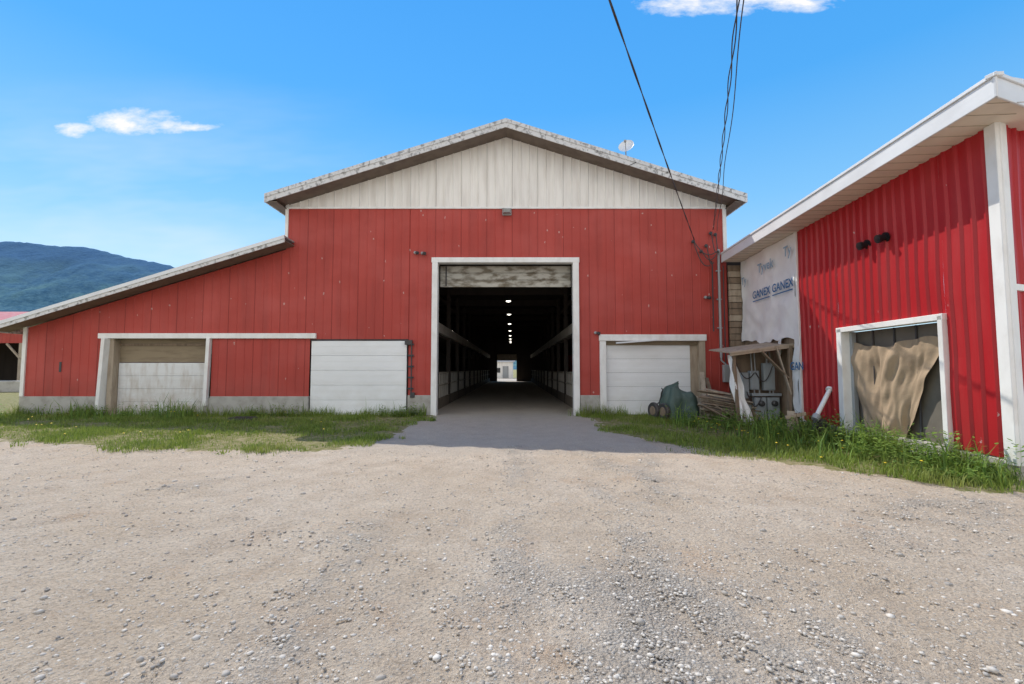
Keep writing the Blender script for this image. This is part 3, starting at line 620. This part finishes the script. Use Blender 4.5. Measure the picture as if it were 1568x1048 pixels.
wrap(5.54,8.95,2.40,5.31,'housewrap_sheet',lambda u:.12*u+.05*math.sin(u*9)+.12*mn.noise(Vector((u*9,1,1))),.05,.045)
wrap(5.50,5.80,.35,2.44,'housewrap_strip',lambda u:.1*math.sin(u*6),.04,.05,lambda t:.08*math.sin(t*5))
wrap(6.3,6.5,1.95,2.5,'housewrap_tatter',lambda u:.25*abs(u-.4),.05,.07,lambda t:.1*(1-t))
boxP(PR,5.46,5.56,.0,.06,.2,5.32,'siding_edge_trim',TRIM,shop)
def text(s,ss,z,size,mat,name,off=.125,rot=0):
    cu=bpy.data.curves.new(name,'FONT');cu.body=s;cu.size=size;cu.extrude=.001;cu.materials.append(mat);cu.offset=size*.012
    o=link(bpy.data.objects.new(name,cu),shop)
    M=Matrix(((-dx,0,-dy,0),(-dy,0,dx,0),(0,1,0,0),(0,0,0,1))); o.matrix_world=Matrix.Translation(PR(ss,off,z))@M@Matrix.Rotation(rot,4,'Z')
text('GANEX',7.95,3.86,.34,BLUE,'print_a'); text('GANEX',6.68,3.86,.34,BLUE,'print_b'); text('GAN',5.78,1.58,.30,BLUE,'print_c',.15)
for a in (7.95,6.68): boxP(PR,a-1.10,a-.0,.115,.122,3.76,3.79,'print_rule_%d'%int(a*10),BLUE,shop,0)
text('Tyvek',7.55,4.62,.40,LBLUE,'print_d'); text('Ty',5.98,4.75,.40,LBLUE,'print_e'); text('Ty',8.75,4.45,.36,LBLUE,'print_f')
for k in range(22):
    r_=random.random(); box(7.56,8.15,15.72-r_*.05,15.80,.4+k*.22,.4+k*.22+.205,'gap_plank_%d'%k,WOODL if r_>.5 else WOOD,shop,.008)
box(7.50,8.2,15.9,16.0,0,5.4,'gap_backing',INT,shop,0)

# ------------------------------------------------------------------ meter shelter
ms=empty('electric_meter_shelter')
beam((6.1,12.75,2.02),(7.85,12.6,2.26),.04,.12,'roof_edge',WOODL,ms)
for k in range(7):
    y=12.7+k*.2; o=mesh_obj('roof_board_%d'%k,[(6.1,y,2.06+k*.02),(7.84,y-.12,2.28+k*.02),(7.84,y+.07,2.30+k*.02),(6.1,y+.19,2.08+k*.02),(6.1,y,2.03+k*.02),(7.84,y-.12,2.25+k*.02),(7.84,y+.07,2.27+k*.02),(6.1,y+.19,2.05+k*.02)],[(0,1,2,3),(7,6,5,4),(0,4,5,1),(2,6,7,3),(1,5,6,2),(3,7,4,0)],WOODL,ms)
beam((7.62,12.62,0),(7.72,12.62,2.25),.10,.09,'post_right',WOOD,ms); beam((6.35,12.85,0),(6.25,12.85,2.02),.08,.08,'post_left',WOOD,ms)
beam((6.95,12.7,2.1),(7.62,12.6,1.35),.20,.03,'brace',WOOD,ms); beam((7.35,12.64,2.2),(7.66,12.56,.9),.14,.03,'hanging_board',WOODL,ms)
box(6.5,7.78,13.55,13.6,0,2.1,'back_board',WOOD,ms)
MET=paint('meter_enclosure',(.36,.40,.42),(.2,.2,.2),.4,.4,bump=0)
def meter(x,z0,z1,wd,name,dial=True,y=13.25):
    box(x-wd/2,x+wd/2,y,y+.16,z0,z1,name+'_box',MET,ms,.012); box(x-wd/2+.02,x+wd/2-.02,y-.012,y,z0+.03,z1-.03,name+'_cover',MET,ms,.01)
    if dial: lathe([(.085,0),(.085,.05),(.075,.09),(.05,.11)],(x,y-.01,z1-.17),(0,-1,0),name+'_dial',DARKG,ms,18)
meter(7.2,.12,.78,.34,'meter_a'); meter(7.58,.12,.78,.34,'meter_b'); meter(7.05,1.0,1.55,.26,'breaker_a',False); meter(7.48,.98,1.78,.32,'breaker_b',False); meter(6.78,.75,1.5,.2,'breaker_c',False); meter(6.82,.2,.6,.24,'breaker_d',False)
box(6.95,7.8,13.22,13.4,.82,.90,'wire_trough',MET,ms)
for x in (7.05,7.2,7.5,7.6): tube([(x,13.3,.9),(x,13.3,1.0)],.02,'nipple',GREY,ms)
for x in (7.0,7.1,7.45,7.55): tube([(x,13.3,1.5),(x,13.35,2.1)],.02,'riser',GREY,ms)
for p,q in (((7.05,13.2,1.5),(7.55,13.2,1.7)),((6.78,13.2,.95),(7.2,13.2,.8)),((6.3,12.9,1.9),(7.05,13.25,1.5))): tube(drip(p,q,.35),.014,'loose_cable',WIRE,ms)
def flap():
    V=[];Fc=[];n=14;m=24
    for j in range(m+1):
        t=j/m
        for i in range(n+1):
            u=i/n; x=6.20+.38*t**1.2+(u-.5)*(.14+.26*t)+.04*math.sin(t*9+u*5); y=12.95-.12*t+.07*math.sin(u*9+t*4)+.03*math.sin(t*19+u*8); V.append((x,y,2.0-1.92*t+.06*math.sin(u*7)*t))
    for j in range(m):
        for i in range(n): a=j*(n+1)+i; Fc.append((a,a+1,a+n+2,a+n+1))
    mesh_obj('housewrap_flap',V,Fc,TYV,ms,True)
flap()
vp=empty('white_drain_pipe')
tube([(7.10,10.7,.50),(7.62,10.95,1.12)],.05,'pipe',TRIM,vp); lathe([(.09,0),(.09,.05),(.06,.06)],(7.60,10.94,1.09),(.7,.3,.75),'flange',TRIM,vp,16)
lathe([(.08,0),(.085,.12),(.06,.14)],(7.05,10.68,.43),(.6,.25,.7),'coupling',GREY,vp,16)
tube([(7.08,10.7,.46),(7.05,10.72,.2),(7.05,10.75,0)],.05,'downpipe',GREYD,vp)
box(7.15,7.4,10.75,10.95,0,.42,'pump_body',GREYD,vp,.03)
pt_=empty('wood_post_stub'); beam((6.62,10.9,0),(6.66,10.95,.6),.16,.05,'board_a',WOODL,pt_); beam((6.80,10.85,0),(6.74,10.9,.56),.10,.05,'board_b',WOOD,pt_); beam((6.5,10.9,.45),(6.95,10.85,.55),.05,.08,'board_c',WOODL,pt_)
sb_=empty('scrap_boards'); r=random.Random(12)
for k in range(9):
    x=5.9+r.random()*1.6; y=12.2+r.random()*1.2; beam((x,y,.03+.03*k),(x+r.uniform(-.6,.6),y+r.uniform(.3,.9),.10+r.random()*.5),r.uniform(.06,.16),.03,'board_%d'%k,(WOOD,WOODL,WOOD)[k%3],sb_,r.uniform(0,1.5))
tp=empty('tarp_covered_cart')
def tarp():
    n=72;m=30;V=[];Fc=[]
    for j in range(m+1):
        t=j/m
        for i in range(n):
            a=2*math.pi*i/n; ca,sa=math.cos(a),math.sin(a)
            sq=(abs(ca)**3.2+abs(sa)**3.2)**(-1/3.2)
            prof=min(1,(math.sin(min(t*1.9,1)*math.pi/2))) ; rad=.52*sq*prof*(.80+.32*t)
            fold=.06*t*math.sin(a*9+2*math.sin(a*2))+.05*mn.noise(Vector((ca*3,sa*3,t*4)))+.03*mn.noise(Vector((ca*8,sa*8,t*7)))
            zz=1.02-(.12*t*2 if t<.3 else .072+(t-.3)*1.36)
            zz+=.16*ca*(-1)*(1-t)+.12*mn.noise(Vector((ca*2+5,sa*2,t*2)))
            V.append((5.28+(rad+fold)*ca,14.5+(rad+fold)*sa*.8,max(zz,.02)))
    for j in range(m):
        for i in range(n): Fc.append((j*n+i,j*n+(i+1)%n,(j+1)*n+(i+1)%n,(j+1)*n+i))
    mesh_obj('tarp',V,Fc,TARP,tp,True)
tarp()
def wheel(c,ax,r,parent,nm):
    lathe([(r*.55,-.05),(r*.92,-.06),(r,-.03),(r,.03),(r*.92,.06),(r*.55,.05)],c,ax,nm+'_tire',GREYD,parent,24); lathe([(r*.14,-.07),(r*.5,-.065),(r*.55,-.05),(r*.2,.05)],c,ax,nm+'_rim',WOOD,parent,16)
wheel((4.55,14.7,.27),(.95,.3,0),.27,tp,'wheel_a'); wheel((4.74,14.3,.27),(.95,.3,0),.27,tp,'wheel_b')
tube([(4.5,14.8,.3),(4.70,14.6,.55),(4.75,14.4,.95),(4.68,14.3,1.0)],.018,'handle',GREYD,tp)
box(4.6,5.0,14.4,14.6,.25,.32,'axle_frame',GREYD,tp)
pp=empty('plank_pile'); r=random.Random(5)
for k in range(16):
    z=.10+k*.05; y=13.7+r.uniform(-.25,.25); beam((5.85+r.uniform(-.15,.15),y+.35,z+.14),(7.0+r.uniform(-.2,.2),y-.3,z-.06),.035,.15,'plank_%d'%k,WOOD if k%3 else WOODL,pp,math.pi/2+r.uniform(-.2,.2))
beam((6.2,14.6,0),(6.45,15.5,1.5),.14,.03,'leaning_board_a',WOODL,pp); beam((6.6,14.7,0),(6.65,15.6,1.3),.12,.03,'leaning_board_b',WOOD,pp)
box(6.15,6.5,14.9,15.3,0,.7,'crate',WOODL,pp)
db=empty('drain_grate'); box(-8.6,-7.9,13.9,14.25,.02,.12,'frame',GREYD,db); 
for k in range(6): box(-8.55+k*.11,-8.5+k*.11,13.88,14.27,.12,.135,'bar_%d'%k,GREYD,db,0)

# ------------------------------------------------------------------ cows
def cow_mesh():
    J=[((0,0,1.05),.36),((.55,0,1.08),.33),((.95,0,1.08),.27),((1.3,0,1.15),.17),((1.62,0,1.12),.135),((1.85,0,.98),.10),((2.02,0,.86),.075),
       ((-.5,0,1.1),.33),((-.78,0,1.12),.22),((-.92,0,1.0),.05),((-.98,0,.5),.03)]
    E=[(0,1),(1,2),(2,3),(3,4),(4,5),(5,6),(0,7),(7,8),(8,9),(9,10)]
    for sx in (-.2,.2):
        i=len(J); J+=[((.8,sx,.75),.13),((.8,sx,.42),.065),((.78,sx,.1),.05),((.82,sx,.02),.06)]; E+=[(2,i),(i,i+1),(i+1,i+2),(i+2,i+3)]
        i=len(J); J+=[((-.6,sx,.82),.17),((-.5,sx,.62),.09),((-.72,sx,.42),.055),((-.68,sx,.1),.05),((-.63,sx,.02),.06)]; E+=[(7,i),(i,i+1),(i+1,i+2),(i+2,i+3),(i+3,i+4)]
        s=1 if sx>0 else -1; i=len(J); J+=[((1.62,s*.17,1.22),.035),((1.60,s*.29,1.2),.03)]; E+=[(4,i),(i,i+1)]
    bm=bmesh.new(); vs=[bm.verts.new(p) for p,_ in J]; [bm.edges.new((vs[a],vs[b_])) for a,b_ in E]
    sl=bm.verts.layers.skin.verify()
    for v,(p,rr_) in zip(vs,J): v[sl].radius=(rr_,rr_)
    vs[0][sl].use_root=True
    me=bpy.data.meshes.new('cow_skel'); bm.to_mesh(me); bm.free()
    o=bpy.data.objects.new('cow_skel',me); sc.collection.objects.link(o); o.modifiers.new('s','SKIN'); sb=o.modifiers.new('d','SUBSURF'); sb.levels=1; sb.render_levels=1
    dg=bpy.context.evaluated_depsgraph_get(); m2=bpy.data.meshes.new_from_object(o.evaluated_get(dg)); bpy.data.objects.remove(o)
    return m2
try:
    cm=cow_mesh(); b=MB('holstein_hide'); c=b.mix(b.ramp(b.noise(1.7,2),.44,.46),(.02,.018,.016),(.85,.82,.77)); cm.materials.clear(); cm.materials.append(b.out(c,.8,.2))
    cm.polygons.foreach_set('use_smooth',[True]*len(cm.polygons))
    for k,(x,y,rz) in enumerate(((-4.3,17.8,0),(-4.35,19.3,4),(-4.2,21.3,-5),(-4.2,24.5,3),(-4.2,28,3),(3.85,18.6,180),(3.8,20.8,176),(3.75,23,184),(3.8,27,180),(3.8,31,180))):
        o=link(bpy.data.objects.new('cow',cm)); o.location=(x,y,0); o.rotation_euler=(0,0,R(rz))
except Exception as ex: print('COW FAIL',ex)

# ------------------------------------------------------------------ distance
def mountain():
    prof=[(-9000,500),(-5000,520),(-3600,640),(-2800,600),(-2284,579),(-2100,568),(-1903,546),(-1698,505),(-1492,458),(-1200,370),(-800,230),(-400,110),(0,40),(600,10)]
    px=np.array([p[0] for p in prof]);pz=np.array([p[1] for p in prof])
    X=np.linspace(-6000,600,420);T=np.linspace(0,1,90);V=[]
    for t in T:
        y=1150+t*1500
        for x in X:
            hh=np.interp(x*2000/y if t<.567 else x,px,pz)
            s=np.clip(t/.567,0,1)**1.15 if t<.567 else 1-(t-.567)*.8
            n=mn.fractal(Vector((x*.004,y*.004,3)),1,2,5)*40*min(1,s*1.5)*(1 if abs(t-.567)>.08 else .3)+mn.fractal(Vector((x*.03,y*.03,7)),1,2,3)*6
            V.append((x,y,hh*s+n-6))
    V=np.array(V);n=len(X);m=len(T);I=np.arange(n*m).reshape(m,n)
    F=np.stack([I[:-1,:-1].ravel(),I[:-1,1:].ravel(),I[1:,1:].ravel(),I[1:,:-1].ravel()],1)
    b=MB('forest_hillside_haze_tint'); c=b.mix(b.ramp(b.noise(.05,6,rough=.8),.4,.6),(.045,.11,.17),(.09,.18,.235))  # forest colour with distance haze painted in, bluer towards the ridge
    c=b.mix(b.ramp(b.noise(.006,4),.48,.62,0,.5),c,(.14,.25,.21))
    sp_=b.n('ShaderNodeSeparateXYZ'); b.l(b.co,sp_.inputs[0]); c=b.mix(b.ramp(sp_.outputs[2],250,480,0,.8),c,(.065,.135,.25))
    b.bump(b.noise(.08,5),.5,10); np_mesh('mountain',V,[F],b.out(c,1,.0),None,None,True)
mountain()
sh=empty('distant_open_shed')
x0,x1,y0,y1=-62,-37.6,35,44
mesh_obj('roof',[(x0,y0-.6,5.2),(x1+.8,y0-.6,5.2),(x1+.8,(y0+y1)/2,6.6),(x0,(y0+y1)/2,6.6),(x1+.8,y1,5.2),(x0,y1,5.2)],[(0,1,2,3),(3,2,4,5)],paint('red_roof',(.42,.06,.06),(.5,.4,.4),.4,.5),sh)
box(x0,x1+.85,y0-.68,y0-.6,5.02,5.28,'fascia',FASC2,sh); ribbed('upper_siding',sh,RED,lambda a,d,z:(a,y0-d,z),x0,x1,3.6,5.05,**kw)
box(x0,x1,y1-.1,y1,0,5.1,'back_wall',INT,sh,0); mesh_obj('end_wall',[(x1,y0,0),(x1,y1,0),(x1,y1,5.1),(x1,(y0+y1)/2,6.5),(x1,y0,5.1)],[(0,1,2,3,4)],INT,sh)
for k in range(7):
    x=x1-.15-k*4; box(x-.12,x+.12,y0-.1,y0+.1,0,3.6,'post_%d'%k,WOODL,sh); beam((x,y0-.05,2.4),(x-1.1,y0-.05,3.55),.12,.12,'brace_%d'%k,WOODL,sh); beam((x,y0-.05,2.4),(x+1.1,y0-.05,3.55),.12,.12,'braceb_%d'%k,WOODL,sh)
fe=empty('concrete_barrier')
for k in range(14): box(-62+k*2.6,-59.5+k*2.6,31.5,32.0,0,.8,'block_%d'%k,CONC,fe,.04)
wb=empty('white_farm_building')
box(-3.2,.2,78,84,0,2.9,'walls',WHITE,wb); mesh_obj('roof',[(-3.5,77.7,2.9),(.5,77.7,2.9),(.5,81,4.3),(-3.5,81,4.3),(.5,84.3,2.9),(-3.5,84.3,2.9)],[(0,1,2,3),(3,2,4,5)],ROOFM,wb)
box(-1.6,-.6,77.95,78,0.1,2.1,'door',GREY,wb); box(-2.8,-2,77.95,78,1,1.8,'window',DARKG,wb)
print('done')
